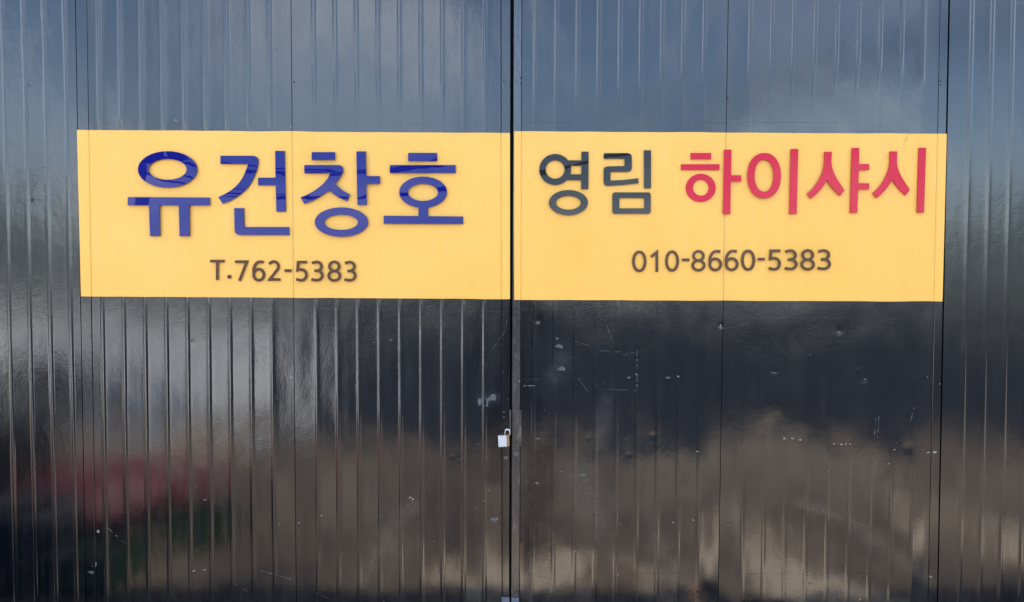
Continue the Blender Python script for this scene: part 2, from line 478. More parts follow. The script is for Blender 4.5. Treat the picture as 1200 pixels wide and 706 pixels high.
class Sheet:
    def __init__(self, L, Rr, ribs, fade, seed, bulge=1.0, lean=((0, 0), (706, 0)), depth=None):
        self.L, self.R = L, Rr
        self.ribs = [Line(a, b) for a, b in ribs]
        self.fade, self.seed, self.bulge, self.lean = fade, seed, bulge, lean
        # integrate the lean (slope of the sheet by picture row) into an offset by height
        self.prof = {}
        self.zs = [ZB + (ZT - ZB) * k / 150 for k in range(151)]
        acc, offs = 0.0, []
        for k, z in enumerate(self.zs):
            offs.append(acc)
            acc += math.tan(R(piecewise(lean, self.row(z)))) * (ZT - ZB) / 150
        mid = offs[next(k for k, z in enumerate(self.zs) if self.row(z) < 360)]
        self.offs = [v - mid for v in offs]
    def row(self, z):
        # picture row of a height on the gate plane
        dz, dy = z - CAM_H, CAM_D
        c, s = math.cos(PITCH), math.sin(PITCH)
        return 353 - FPX * (dz * c + dy * s) / (dy * c - dz * s)
    def off(self, z):
        k = (z - ZB) / (ZT - ZB) * 150
        i = max(0, min(149, int(k)))
        return self.offs[i] + (self.offs[i+1] - self.offs[i]) * (k - i)
    def surf(self, x, z, ribh=None):
        """outward distance of the sheet's face from the plane y = 0"""
        xl, xr = self.L.x(z), self.R.x(z)
        e = min(1.0, max(0.0, min(x - xl, xr - x) / 0.10))
        e = e * e * (3 - 2 * e)
        sd = self.seed * 7.3
        b = 0.0050 * noise.noise((x * 1.5 + sd, z * 1.25, sd)) + 0.0023 * noise.noise((x * 4.0, z * 2.6 + sd, sd + 4)) \
            + 0.0008 * noise.noise((x * 11.0, z * 7.0 + sd, sd + 9))
        b *= self.bulge * e * (1.0 + 0.5 * max(0.0, min(1.0, (1.2 - z) / 0.6)))
        if ribh is None:
            f = piecewise(self.fade, self.row(z))
            ribh = 0.0
            for l in self.ribs:
                d = x - l.x(z)
                if abs(d) < 0.015:
                    ribh = RIBH * f * piecewise(PROF, d)
        return b + ribh - self.off(z) * e
    def build(self, name, mat, parent, gap=0.0016):
        cols = []
        ls = [self.L] + self.ribs + [self.R]
        def col(l, d, l2=None, t_=0.0):
            cols.append((l, d, l2, t_))
        col(self.L, gap)
        prev = (self.L, gap)
        for l in self.ribs:
            for k in (0.25, 0.5, 0.75):
                cols.append((prev[0], prev[1], (l, -0.015), k))
            for d, _ in PROF:
                cols.append((l, d, None, 0))
            prev = (l, 0.015)
        for k in (0.25, 0.5, 0.75):
            cols.append((prev[0], prev[1], (self.R, -gap), k))
        cols.append((self.R, -gap, None, 0))
        nc = len(cols)
        V, F = [], []
        for z in self.zs:
            for (l, d, o2, k) in cols:
                x = l.x(z) + d
                if o2: x += (o2[0].x(z) + o2[1] - x) * k
                V.append((x, -self.surf(x, z), z))
        nr = len(self.zs)
        for j in range(nr - 1):
            for i in range(nc - 1):
                a = j * nc + i
                F.append((a, a + 1, a + nc + 1, a + nc))
        # returned edges, 10 mm deep
        rim = [j * nc for j in range(nr)], [j * nc + nc - 1 for j in range(nr)], list(range(nc)), list(range((nr - 1) * nc, nr * nc))
        for r_ in rim:
            base = len(V)
            for i in r_:
                x, y, z = V[i]; V.append((x, y + 0.010, z))
            for k in range(len(r_) - 1):
                F.append((r_[k], r_[k + 1], base + k + 1, base + k))
        me = bpy.data.meshes.new(name)
        me.from_pydata(V, [], F)
        bm = bmesh.new(); bm.from_mesh(me)
        bmesh.ops.recalc_face_normals(bm, faces=bm.faces)
        for e in bm.edges:
            if len(e.link_faces) == 2 and e.calc_face_angle(0) > R(50):
                e.smooth = False
        bm.to_mesh(me); bm.free()
        return link(name, me, mat, parent, True)

def ribs(tops, bots):
    return list(zip(tops, bots))

FULL = ((0, 1.0), (706, 1.0))
leafLL, leafLR = Line(88.5, 101.0), Line(598.2, 596.8)
leafRL, leafRR = Line(602.2, 598.9), Line(1111.5, 1098.0)
LA, LB_, LC = Line(101.5, 113.0), Line(341.0, 347.3), Line(587.0, 588.3)
RA, RB_, RC = Line(611.5, 609.0), Line(853.5, 841.5), Line(1102.0, 1087.5)
wallL, wallR = Line(88.2, 100.7), Line(1113.0, 1099.1)

s1 = Sheet(LA, LB_, ribs([114.5 + 25.1 * k for k in range(9)], [125 + 24.7 * k for k in range(9)]),
           ((0, .85), (140, .8), (156, .10), (346, .10), (352, .55), (400, .9), (500, 1.1), (706, 1.1)), 1, 0.9)
s2 = Sheet(LB_, LC, ribs([367 + 25.2 * k for k in range(9)], [374 + 24.2 * k for k in range(9)]),
           ((0, .50), (70, .55), (125, .10), (350, .06), (356, .35), (400, .6), (480, .85), (706, .85)), 2, 1.15, ((0, 0), (380, 0), (500, .3), (600, .5), (706, -.3)))
s3 = Sheet(RA, RB_, ribs([628 + 24.8 * k for k in range(9)], [623.5 + 24.1 * k for k in range(9)]),
           ((0, .40), (70, .40), (125, .08), (350, .05), (356, .12), (440, .10), (480, .35), (600, .5), (706, .35)), 3, 1.35, ((0, 0), (380, 0), (470, .35), (706, .55)))
s4 = Sheet(RB_, RC, ribs([880 + 25.4 * k for k in range(9)], [868 + 24.6 * k for k in range(9)]),
           ((0, .55), (70, .55), (112, .08), (350, .03), (500, .06), (560, .15), (620, .3), (706, .3)), 4, 1.35, ((0, 0), (380, 0), (450, .45), (706, .9)))
wl = [Sheet(Line(88.2 - 24.3 * 10 * (k + 1), 100.7 - 23.6 * 10 * (k + 1)), Line(88.2 - 24.3 * 10 * k, 100.7 - 23.6 * 10 * k),
            ribs([75 - 24.3 * j - 243 * k for j in range(10)], [90 - 23.6 * j - 236 * k for j in range(10)]), FULL, 5 + k, 0.5) for k in range(4)]
wr = [Sheet(Line(1113.0 + 24 * 10 * k, 1099.1 + 24 * 10 * k), Line(1113.0 + 24 * 10 * (k + 1), 1099.1 + 24 * 10 * (k + 1)),
            ribs([1139.5 + 24 * j + 240 * k for j in range(9)], [1123.5 + 24 * j + 240 * k for j in range(9)]),
            ((0, .75), (706, .85)), 11 + k, 0.5) for k in range(4)]

# warehouse: front walls, lintel, sides, roof
bl = thing('warehouse', (0, 0.6, 0), 'black ribbed steel warehouse front wall either side of the gate', 'warehouse')
for q in wl + wr:
    q.build('wall_panel', M['wallpaint'], bl)
XL, XR = wl[-1].L.x(1.5), wr[-1].R.x(1.5)
box('wall_backing', XL - 0.02, wallL.x(Z0) - 0.012, 0.013, 0.10, 0.0, 3.6, M['core'], bl)
box('wall_backing', wallR.x(Z7) + 0.075, XR + 0.02, 0.013, 0.10, 0.0, 3.6, M['core'], bl)
box('lintel', XL - 0.02, XR + 0.02, -0.012, 0.10, 3.602, 3.95, M['wallpaint'], bl)
box('side_wall', XL - 0.1, XL - 0.021, 0.0, 9.0, 0.0, 3.95, M['wallpaint'], bl)
box('side_wall', XR + 0.021, XR + 0.1, 0.0, 9.0, 0.0, 3.95, M['wallpaint'], bl)
box('back_wall', XL - 0.1, XR + 0.1, 9.001, 9.1, 0.0, 3.95, M['wallpaint'], bl)
box('roof', XL - 0.12, XR + 0.12, -0.03, 9.15, 3.952, 4.04, M['wallpaint'], bl)

# gate leaves
def quadbar(name, a, b, yf, yb, mat, parent, z0=ZB, z1=ZT, bev=0.0015, rows=24, seed=0.0):
    """upright bar between two picture lines, front at -yf, slightly uneven"""
    V, F = [], []
    for k in range(rows + 1):
        z = z0 + (z1 - z0) * k / rows
        w_ = 0.0005 * noise.noise((z * 3.0, seed, 1.7))
        xa, xb = a.x(z), b.x(z)
        V += [(xa, yb, z), (xa, -yf + bev - w_, z), (xa + bev, -yf - w_, z), (xb - bev, -yf - w_, z), (xb, -yf + bev - w_, z), (xb, yb, z)]
    for k in range(rows):
        for i in range(6):
            a_, b_ = k * 6 + i, k * 6 + (i + 1) % 6
            F.append((a_, b_, b_ + 6, a_ + 6))
    F.append(tuple(range(6))); F.append(tuple(rows * 6 + i for i in range(6)))
    return mesh(name, V, F, mat, parent)

def off_line(l, d):
    n = Line.__new__(Line); n.a, n.b = l.a + d, l.b + d
    return n

def leaf(base, label, outL, inL, sA, mid, sB, inR, outR, seed):
    g_ = thing('gate_leaf', base, label, 'gate', None)
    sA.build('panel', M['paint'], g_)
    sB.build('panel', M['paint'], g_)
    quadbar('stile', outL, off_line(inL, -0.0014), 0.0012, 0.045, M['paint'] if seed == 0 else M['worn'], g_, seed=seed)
    quadbar('stile', off_line(inR, 0.0014), outR, 0.0012, 0.045, M['paint'], g_, seed=seed + 3)
    # dark core behind the sheets
    V, F = [], []
    for z in (ZB + 0.01, ZT - 0.01):
        for y in (0.0115, 0.043):
            V += [(inL.x(z) - 0.004, y, z), (inR.x(z) + 0.004, y, z)]
    F = [(0,1,3,2),(4,5,7,6),(0,1,5,4),(2,3,7,6),(0,2,6,4),(1,3,7,5)]
    mesh('core_frame', V, F, M['core'], g_)
    return g_
gl = leaf((-1.0, 0.02, 0.03), 'ribbed black steel gate leaf bearing the blue lettering', leafLL, LA, s1, LB_, s2, LC, leafLR, 0)
gr = leaf((1.0, 0.02, 0.03), 'black steel gate leaf bearing the charcoal and red lettering', leafRL, RA, s3, RB_, s4, RC, leafRR, 1)
# near-black strips added behind the slits, standing in for interior darkness
box('slit_shade_strip', -0.06, 0.05, 0.062, 0.075, 0.0, 3.6, M['core'], bl)
box('slit_shade_strip', wallL.x(Z0) - 0.05, wallL.x(Z7) + 0.08, 0.101, 0.115, 0.0, 3.6, M['core'], bl)
box('slit_shade_strip', wallR.x(Z7) - 0.08, wallR.x(Z0) + 0.08, 0.101, 0.115, 0.0, 3.6, M['core'], bl)

# ------------------------------------------------------------------ yellow sign films on the leaves
def leaf_surf(x, z, left):
    a, m_, b = (LA, LB_, LC) if left else (RA, RB_, RC)
    xa, xm, xb = a.x(z), m_.x(z), b.x(z)
    sA, sB = (s1, s2) if left else (s3, s4)
    if x < xa or x > xb:
        h = 0.0012
    elif x < xm:
        h = sA.surf(x, z)
    else:
        h = sB.surf(x, z)
    for q in (xa, xm, xb):                       # the film sinks into the joints
        d = abs(x - q)
        if d < 0.0045:
            h -= 0.0022 * (1 - d / 0.0045)
    return h

def film(name, corners, label, left):
    (tl, tr, br, bl_) = [wpt(*c) for c in corners]
    # column list: even samples plus tight samples at ribs and joints
    zc = (tl[1] + bl_[1]) / 2
    xs = [tl[0] + (tr[0] - tl[0]) * k / 70 for k in range(71)]
    for q in ((LA, LB_, LC) if left else (RA, RB_, RC)):
        xs += [q.x(zc) + d for d in (-0.008, -0.0045, -0.003, -0.0015, 0, 0.0015, 0.003, 0.0045, 0.008)]
    for s_ in ((s1, s2) if left else (s3, s4)):
        for l in s_.ribs:
            xs += [l.x(zc) + d for d, _ in PROF[::2]]
    xs = sorted([x for x in xs if tl[0] < x < tr[0] - 0.0006] + [tl[0], tr[0]])
    xs = [x for i, x in enumerate(xs) if i == 0 or x - xs[i - 1] > 0.0004]
    rows = 26
    V, F = [], []
    nc = len(xs)
    for j in range(rows + 1):
        v = j / rows
        for x in xs:
            u = (x - tl[0]) / (tr[0] - tl[0])
            jx = 0.0012 * noise.noise((j * 0.7, u * 30, 2.0)) if 0 < j < rows else 0
            zt = tl[1] + (tr[1] - tl[1]) * u + 0.0022 * noise.noise((u * 11, 5.0 + left, 0))
            zb = bl_[1] + (br[1] - bl_[1]) * u + 0.0022 * noise.noise((u * 11, 9.0 + left, 0))
            xa = tl[0] + (bl_[0] - tl[0]) * v
            xb = tr[0] + (br[0] - tr[0]) * v
            # keep columns upright near the joints: shear only the outer edge
            xx = x
            if left and u < 0.02: xx = x + (xa - tl[0]) * (1 - u / 0.02)
            if not left and u > 0.98: xx = x + (xb - tr[0]) * (1 - (1 - u) / 0.02)
            z = zt + (zb - zt) * v
            # joints lean with their lines
            near = [(abs(x - q.x(zc)), q) for q in ((LA, LB_, LC) if left else (RA, RB_, RC))]
            dn, q = min(near, key=lambda a: a[0])
            wgt = max(0.0, 1 - dn / 0.03)
            xx += (q.x(z) - q.x(zc)) * wgt
            V.append((xx, -leaf_surf(xx, z, left) - 0.0011, z))
    for j in range(rows):
        for i in range(nc - 1):
            a = j * nc + i
            F.append((a, a + 1, a + nc + 1, a + nc))
    rim = [j * nc for j in range(rows + 1)], [j * nc + nc - 1 for j in range(rows + 1)], list(range(nc)), list(range(rows * nc, (rows + 1) * nc))
    for r_ in rim:
        base = len(V)
        for i in r_:
            x, y, z = V[i]; V.append((x, y + 0.0018, z))
        for k in range(len(r_) - 1):
            F.append((r_[k], r_[k + 1], base + k + 1, base + k))
    o = mesh(name, V, F, M['film'], None, False)
    for pl in o.data.polygons:
        pl.use_smooth = True
    bm = bmesh.new(); bm.from_mesh(o.data)
    for e in bm.edges:
        if len(e.link_faces) == 2 and e.calc_face_angle(0) > R(55): e.smooth = False
    bm.to_mesh(o.data); bm.free()
    return tag(o, label, 'sign')
film('sign_film', ((90.5, 152.5), (597.6, 156.2), (597.0, 350.8), (95.2, 347.5)), 'yellow sign film behind the blue lettering', True)
film('sign_film', ((602.6, 154.2), (1109.2, 157.2), (1104.2, 353.6), (601.6, 351.6)), 'yellow sign film behind the charcoal and red lettering', False)

# ------------------------------------------------------------------ letters
FACE0 = 0.0052     # back of the letters: just off the film
def bm_plate(bm, poly, y0, y1):
    """poly: list of (x, z); extruded from y0 (back) to y1 (front) with a slightly eased front edge"""
    n = len(poly)
    b = [bm.verts.new((x, -y0, z)) for x, z in poly]
    f = [bm.verts.new((x, -y1, z)) for x, z in poly]
    bm.faces.new(f)
    for i in range(n):
        bm.faces.new((b[i], b[(i+1) % n], f[(i+1) % n], f[i]))

def bm_ring(bm, outer, inner, y0, y1):
    n = len(outer)
    ob = [bm.verts.new((x, -y0, z)) for x, z in outer]; of = [bm.verts.new((x, -y1, z)) for x, z in outer]
    ib = [bm.verts.new((x, -y0, z)) for x, z in inner]; if_ = [bm.verts.new((x, -y1, z)) for x, z in inner]
    for i in range(n):
        j = (i + 1) % n
        bm.faces.new((of[i], of[j], if_[j], if_[i]))
        bm.faces.new((ob[i], ob[j], of[j], of[i]))
        bm.faces.new((ib[i], ib[j], if_[j], if_[i]))

def ell(l, r_, t_, b_, n=56, p=2.0):
    cx, cy, rx, ry = (l + r_) / 2, (t_ + b_) / 2, (r_ - l) / 2, (b_ - t_) / 2
    o_ = []
    for k in range(n):
        a = 2 * math.pi * k / n
        ca, sa = math.cos(a), math.sin(a)
        o_.append((cx + rx * math.copysign(abs(ca) ** (2 / p), ca), cy + ry * math.copysign(abs(sa) ** (2 / p), sa)))
    return o_

def rrect(l, r_, t_, b_, rad, n=7):
    o_ = []
    for (cx, cy, a0) in ((r_ - rad, b_ - rad, 0), (l + rad, b_ - rad, 90), (l + rad, t_ + rad, 180), (r_ - rad, t_ + rad, 270)):
        for k in range(n):
            a = R(a0 + 90 * k / (n - 1))
            o_.append((cx + rad * math.cos(a), cy + rad * math.sin(a)))
    return o_

def smooth_poly(pts, keep=0):
    return pts

def letter(mat, label, ox, oy, sc, pieces, cat='letter', name='sign_letter', thick=0.0065, group=None):
    """pieces: ('p', points, dz) polygon or ('r', outer, inner) ring, in crop pixels"""
    allp = []
    conv = lambda p_: wpt(ox + p_[0] / sc, oy + p_[1] / sc)
    for pc in pieces:
        allp += [conv(q) for q in pc[1]]
    cx = sum(a for a, _ in allp) / len(allp); zb = min(b for _, b in allp)
    th = thing(name, (cx, -FACE0, zb), label, cat, group)
    for pc in pieces:
        bm = bmesh.new()
        if pc[0] == 'p':
            bm_plate(bm, [conv(q) for q in pc[1]], FACE0, FACE0 + thick - (pc[2] if len(pc) > 2 else 0))
        else:
            bm_ring(bm, [conv(q) for q in pc[1]], [conv(q) for q in pc[2]], FACE0, FACE0 + thick)
        from_bm('stroke', bm, M[mat], th)
    return th

def rect(x0, y0, x1, y1):
    return [(x0, y0), (x1, y0), (x1, y1), (x0, y1)]

C6 = (140, 160, 5.4286)
letter('blue', 'blue letter of a ring over a bar with two legs', *C6, [
    ('r', ell(125, 500, 97, 328), ell(190, 434, 146, 278)),
    ('p', [(60, 388), (580, 391), (580, 441), (450, 440), (453, 636), (389, 636), (384, 440), (262, 440), (265, 635), (201, 635), (195, 440), (60, 440)])])
letter('blue', 'blue letter with a hooked stroke above an open corner stroke', *C6, [
    ('p', [(648, 126), (848, 126), (868, 129), (881, 136), (889, 150), (888, 180), (882, 206), (873, 234), (861, 262), (847, 290), (831, 315), (812, 338), (790, 359), (764, 380), (737, 397), (703, 415), (662, 430), (635, 388), (668, 373), (698, 356), (725, 338), (748, 318), (769, 295), (785, 271), (799, 245), (810, 218), (819, 193), (822, 178), (648, 178)]),
    ('p', [(995, 95), (1055, 95), (1063, 480), (1003, 480), (999, 313), (887, 313), (887, 265), (998, 265)]),
    ('p', [(735, 458), (797, 458), (799, 564), (803, 574), (813, 578), (1083, 578), (1085, 629), (772, 629), (754, 625), (743, 616), (738, 600)])])
C7 = (350, 160, 5.4286)
letter('blue', 'blue letter with a capped forked stroke above a wide ring', *C7, [
    ('p', rect(87, 103, 235, 153)),
    ('p', [(40, 185), (258, 185), (274, 189), (284, 198), (288, 212), (285, 228), (278, 245), (266, 266), (252, 286), (237, 303), (258, 324), (284, 345), (306, 359), (331, 371), (310, 415), (283, 403), (254, 387), (225, 369), (195, 346), (170, 365), (140, 385), (110, 402), (78, 417), (40, 431), (17, 390), (52, 376), (86, 358), (116, 339), (144, 318), (167, 296), (187, 271), (199, 250), (205, 236), (40, 236)]),
    ('p', [(370, 98), (430, 98), (433, 255), (520, 255), (520, 305), (434, 305), (436, 438), (377, 438)]),
    ('r', ell(106, 445, 453, 640), ell(168, 380, 500, 596))])
letter('blue', 'blue letter of two bars over a ring standing on a baseline', *C7, [
    ('p', rect(698, 108, 882, 160)), ('p', rect(582, 185, 1000, 235)),
    ('r', ell(642, 945, 258, 456), ell(698, 888, 304, 412)),
    ('p', [(764, 440), (825, 440), (825, 509), (1047, 511), (1047, 559), (543, 557), (543, 506), (764, 508)], 0.0004)])
C8 = (610, 160, 3.924)
letter('grey', 'charcoal letter of a round ring above an oval ring', *C8, [
    ('r', ell(86, 232, 83, 225), ell(115, 202, 112, 196)),
    ('p', [(279, 72), (312, 72), (311, 244), (278, 244), (278, 203), (214, 203), (222, 176), (278, 176), (279, 137), (222, 137), (210, 112), (279, 112)], 0.0004),
    ('r', ell(130, 309, 248, 364), ell(163, 276, 275, 338))])
letter('grey', 'charcoal letter with a zigzag stroke above a box', *C8, [
    ('p', [(382, 79), (490, 79), (502, 82), (508, 89), (510, 99), (510, 148), (508, 156), (502, 162), (492, 165), (412, 165), (412, 205), (470, 202), (540, 194), (541, 217), (470, 225), (400, 229), (390, 227), (383, 221), (381, 210), (381, 158), (383, 148), (389, 142), (400, 140), (477, 138), (477, 105), (382, 105)]),
    ('p', rect(566, 66, 598, 240)),
    ('r', rrect(421, 597, 259, 357, 12), rrect(453, 567, 285, 332, 2))])
C9 = (790, 160, 3.871)
letter('red', 'red letter of two bars over a small ring', *C9, [
    ('p', rect(73, 77, 165, 105)), ('p', rect(29, 128, 203, 154)),
    ('r', ell(51, 186, 171, 299), ell(83, 155, 199, 270)),
    ('p', [(225, 62), (257, 62), (255, 178), (301, 178), (301, 206), (254, 206), (252, 354), (219, 354)])])
letter('red', 'red letter of one tall ring beside a straight upright', *C9, [
    ('r', ell(330, 481, 77, 283, 56, 2.15), ell(362, 448, 108, 252, 56, 2.15)),
    ('p', [(526, 59), (559, 59), (552, 353), (519, 353)])])
def siot(dx, dy):
    return [(x + dx, y + dy) for x, y in ((678, 72), (711, 72), (709, 115), (711, 138), (718, 161), (729, 185), (744, 209), (756, 227), (768, 246), (749, 271), (731, 255), (716, 239), (702, 222), (690, 199), (676, 222), (660, 244), (641, 264), (618, 284), (599, 262), (622, 240), (641, 217), (657, 190), (669, 163), (676, 138), (678, 116))]
letter('red', 'red letter of a forked stroke and an upright with two ticks', *C9, [
    ('p', siot(0, 0)),
    ('p', [(803, 54), (835, 54), (834, 127), (880, 127), (880, 154), (833, 154), (831, 214), (880, 214), (880, 242), (830, 242), (826, 348), (794, 348)])])
letter('red', 'red letter of a forked stroke beside a plain upright', *C9, [
    ('p', siot(296, -2)), ('p', [(1105, 54), (1137, 54), (1128, 347), (1097, 347)])])

# ---- phone numbers: each sign cut as ribbons
def arc(cx, cy, rx, ry, a0, a1, n=18):
    return [(cx + rx * math.cos(R(a0 + (a1 - a0) * k / n)), cy + ry * math.sin(R(a0 + (a1 - a0) * k / n))) for k in range(n + 1)]

# centre lines in a unit box (x right, y down); 'o' closes the ribbon
GL = {
 'T': [[(0.0, 0.07), (1.0, 0.07)], [(0.5, 0.10), (0.5, 1.0)]],
 '7': [[(0.0, 0.07), (0.91, 0.07), (0.34, 1.0)]],
 '1': [[(0.05, 0.30), (0.62, 0.07), (0.62, 1.0)]],
 '0': [('o', [(0.5 + 0.41 * math.copysign(abs(math.cos(a)) ** 0.9, math.cos(a)), 0.5 + 0.435 * math.sin(a)) for a in [2 * math.pi * k / 40 for k in range(40)]])],
 '8': [('o', arc(0.5, 0.275, 0.355, 0.215, 0, 360, 32)[:-1]), ('o', arc(0.5, 0.72, 0.41, 0.225, 0, 360, 32)[:-1])],
 '6': [('o', arc(0.51, 0.68, 0.40, 0.265, 0, 360, 32)[:-1]), [(0.88, 0.085), (0.70, 0.062)] + arc(0.60, 0.50, 0.49, 0.437, -100, -192, 16)],
 '2': [[(0.06, 0.17)] + arc(0.44, 0.30, 0.40, 0.237, -140, 35, 16) + [(0.12, 0.925), (1.0, 0.925)]],
 '5': [[(0.93, 0.07), (0.19, 0.07), (0.14, 0.45), (0.30, 0.418)] + arc(0.44, 0.68, 0.44, 0.262, -90, 110, 18) + [(0.02, 0.885)]],
 '3': [[(0.06, 0.115)] + arc(0.44, 0.275, 0.38, 0.21, -108, 90, 16) + [(0.26, 0.485)], [(0.26, 0.487), (0.44, 0.487)] + arc(0.44, 0.705, 0.44, 0.225, -88, 100, 18) + [(0.02, 0.89)]],
 '-': [[(0.0, 0.5), (1.0, 0.5)]],
}
def ribbon(pts, wd, closed):
    n = len(pts)
    Lf, Rt = [], []
    for i in range(n):
        a = pts[(i - 1) % n] if (closed or i > 0) else pts[i]
        b = pts[(i + 1) % n] if (closed or i < n - 1) else pts[i]
        p_ = pts[i]
        d1 = Vector((p_[0] - a[0], p_[1] - a[1])); d2 = Vector((b[0] - p_[0], b[1] - p_[1]))
        if d1.length < 1e-9: d1 = d2
        if d2.length < 1e-9: d2 = d1
        d1.normalize(); d2.normalize()
        n1 = Vector((-d1.y, d1.x)); n2 = Vector((-d2.y, d2.x))
        mi = (n1 + n2)
        mi = mi.normalized() if mi.length > 1e-6 else n1
        k = wd / 2 / max(0.45, mi.dot(n1))
        Lf.append((p_[0] + mi.x * k, p_[1] + mi.y * k)); Rt.append((p_[0] - mi.x * k, p_[1] - mi.y * k))
    return Lf, Rt

def digit(ch, x0, x1, y0, y1, label, group=None):
    th_c = wpt((x0 + x1) / 2, y1)
    names = {'-': 'sign_dash', 'T': 'sign_letter', '.': 'sign_dot'}
    strokes = []
    sw = 3.2
    h0 = 0.0048
    if ch == '.':
        bm = bmesh.new()
        bm_plate(bm, [wpt(*q) for q in ell(x0, x1, y0, y1, 20)], h0, h0 + 0.004)
        strokes.append(bm)
    else:
        for k, st in enumerate(GL[ch]):
            closed = isinstance(st, tuple)
            pts = st[1] if closed else st
            pp = [(x0 + (x1 - x0) * a, y0 + (y1 - y0) * b) for a, b in pts]
            Lf, Rt = ribbon(pp, sw, closed)
            yf = h0 + 0.004 - 0.0003 * k
            bm = bmesh.new()
            if closed:
                bm_ring(bm, [wpt(*q) for q in Lf], [wpt(*q) for q in Rt], h0, yf)
            else:
                bm_plate(bm, [wpt(*q) for q in Lf + Rt[::-1]], h0, yf)
            strokes.append(bm)
    nm = names.get(ch, 'sign_digit')
    cat = {'-': 'dash', 'T': 'letter', '.': 'dot'}.get(ch, 'digit')
    if len(strokes) == 1:
        tag(from_bm(nm, strokes[0], M['digit']), label, cat, group)
    else:
        root = thing(nm, (th_c[0], -h0, th_c[1]), label, cat, group)
        for bm in strokes:
            from_bm('stroke', bm, M['digit'], root)

for ch, a, b, y0, y1, lb in (
    ('T', 247.1, 263.7, 304.6, 328.4, 'dark brown letter T on the yellow film'),
    ('.', 266.9, 271.7, 322.2, 327.0, 'small dark brown dot after the letter T'),
    ('7', 276.1, 291.2, 305.3, 329.4, 'dark brown seven after the T and dot'),
    ('6', 296.2, 311.2, 305.5, 330.0, 'dark brown six between the seven and the two'),
    ('2', 314.9, 329.2, 305.3, 329.6, 'dark brown two just before a dash'),
    ('-', 333.9, 342.1, 315.4, 319.4, 'short brown dash between the two and the five'),
    ('5', 347.3, 361.3, 305.8, 330.2, 'dark brown five under the blue lettering'),
    ('3', 365.0, 379.9, 305.6, 330.3, 'dark brown three following the five, under the blue lettering'),
    ('8', 384.2, 400.1, 305.6, 330.3, 'dark brown eight under the blue lettering'),
    ('3', 403.7, 418.3, 305.8, 330.5, 'dark brown three ending the number under the blue lettering'),
    ('0', 740.6, 757.2, 293.9, 319.2, 'dark brown zero beginning the number under the red lettering'),
    ('1', 762.0, 774.0, 293.9, 318.9, 'dark brown one flanked by zeros'),
    ('0', 779.2, 795.2, 293.7, 318.7, 'dark brown zero after the one'),
    ('-', 798.9, 807.4, 302.6, 307.0, 'short brown dash between a zero and an eight'),
    ('8', 810.0, 826.2, 293.3, 318.3, 'dark brown eight before the pair of sixes'),
    ('6', 829.6, 845.6, 293.2, 318.1, 'dark brown six right after an eight'),
    ('6', 848.7, 864.9, 292.9, 317.9, 'dark brown six right before a zero'),
    ('0', 868.0, 884.3, 292.7, 317.7, 'dark brown zero after the pair of sixes'),
    ('-', 887.5, 895.8, 301.8, 306.2, 'short brown dash between a zero and a five'),
    ('5', 900.1, 914.9, 292.5, 317.4, 'dark brown five under the red lettering'),
    ('3', 918.8, 934.4, 292.4, 317.3, 'dark brown three following the five, under the red lettering'),
    ('8', 937.5, 954.3, 292.3, 317.2, 'dark brown eight between two threes, under the red lettering'),
    ('3', 957.4, 973.4, 292.2, 317.1, 'dark brown three ending the number under the red lettering')):
    digit(ch, a, b, y0, y1, lb)

# ------------------------------------------------------------------ hasp, padlock, bolt keeper
def wx(X, Y): return wpt(X, Y)[0]
def wz(Y): return wpt(600, Y)[1]
hs = thing('hasp', (wx(590, 508), -0.002, wz(508)), 'worn black steel hasp plate that holds the padlock', 'hasp')
box('hinge_plate', wx(584.5, 490), wx(596.0, 490), -0.0042, -0.0016, wz(509), wz(479), M['paint'], hs, 0.0006)
bm = bmesh.new(); bm_tube(bm, [(wx(598.0, 490), -0.007, wz(507)), (wx(598.0, 490), -0.007, wz(480))], 0.0045, 10)
from_bm('knuckle', bm, M['worn'], hs)
for X, Y in ((590.5, 483), (590.5, 489), (606, 483)):
    bm = bmesh.new(); bm_lathe(bm, [(0.0, 0.0035), (0.003, 0.003), (0.0048, 0.0012), (0.005, 0.0)], wx(X, Y), -0.0042, wz(Y), 12, Matrix.Rotation(R(90), 3, 'X'))
    from_bm('rivet', bm, M['worn'], hs)
box('latch_plate', wx(601.5, 490), wx(611, 490), -0.0050, -0.0014, wz(522), wz(480.5), M['worn'], hs, 0.0006)
pts = []
for k in range(13):
    a = math.pi * k / 12
    pts.append((wx(594.5, 505) + 0.010 * math.cos(a), -0.010 - 0.006 * math.sin(a), wz(503) ))
bm = bmesh.new(); bm_tube(bm, pts, 0.003, 8); from_bm('staple', bm, M['steel'], hs)

pk = thing('padlock', (wx(589.5, 522), -0.016, wz(522)), 'small white padlock with brass side hanging from the hasp', 'padlock')
x0, x1, zz0, zz1 = wx(583.6, 515), wx(593.6, 515), wz(522.4), wz(509.6)
def tilt_box(name, xa, xb, ya, yb, za, zb, mat, bev):
    bm = bmesh.new(); bm_box(bm, xa, xb, ya, yb, za, zb, bev)
    cx, cz = (x0 + x1) / 2, zz1
    bmesh.ops.rotate(bm, verts=bm.verts, cent=(cx, 0, cz), matrix=Matrix.Rotation(R(-3), 3, 'Y') @ Matrix.Rotation(R(0), 3, 'Z'))
    return from_bm(name, bm, mat, pk)
tilt_box('case', x0, x1, -0.030, -0.0075, zz0, zz1, M['lockbody'], 0.0035)
tilt_box('side_plate', x1 - 0.0005, x1 + 0.0125, -0.0275, -0.0090, zz0 + 0.002, zz1 + 0.003, M['brass'], 0.002)
tilt_box('base_strip', x0 - 0.0015, x1 + 0.010, -0.0285, -0.0085, zz0 - 0.005, zz0 + 0.0015, M['dark_mark'], 0.0015)  # dark strip along the bottom of the case
cx = x1 + 0.004
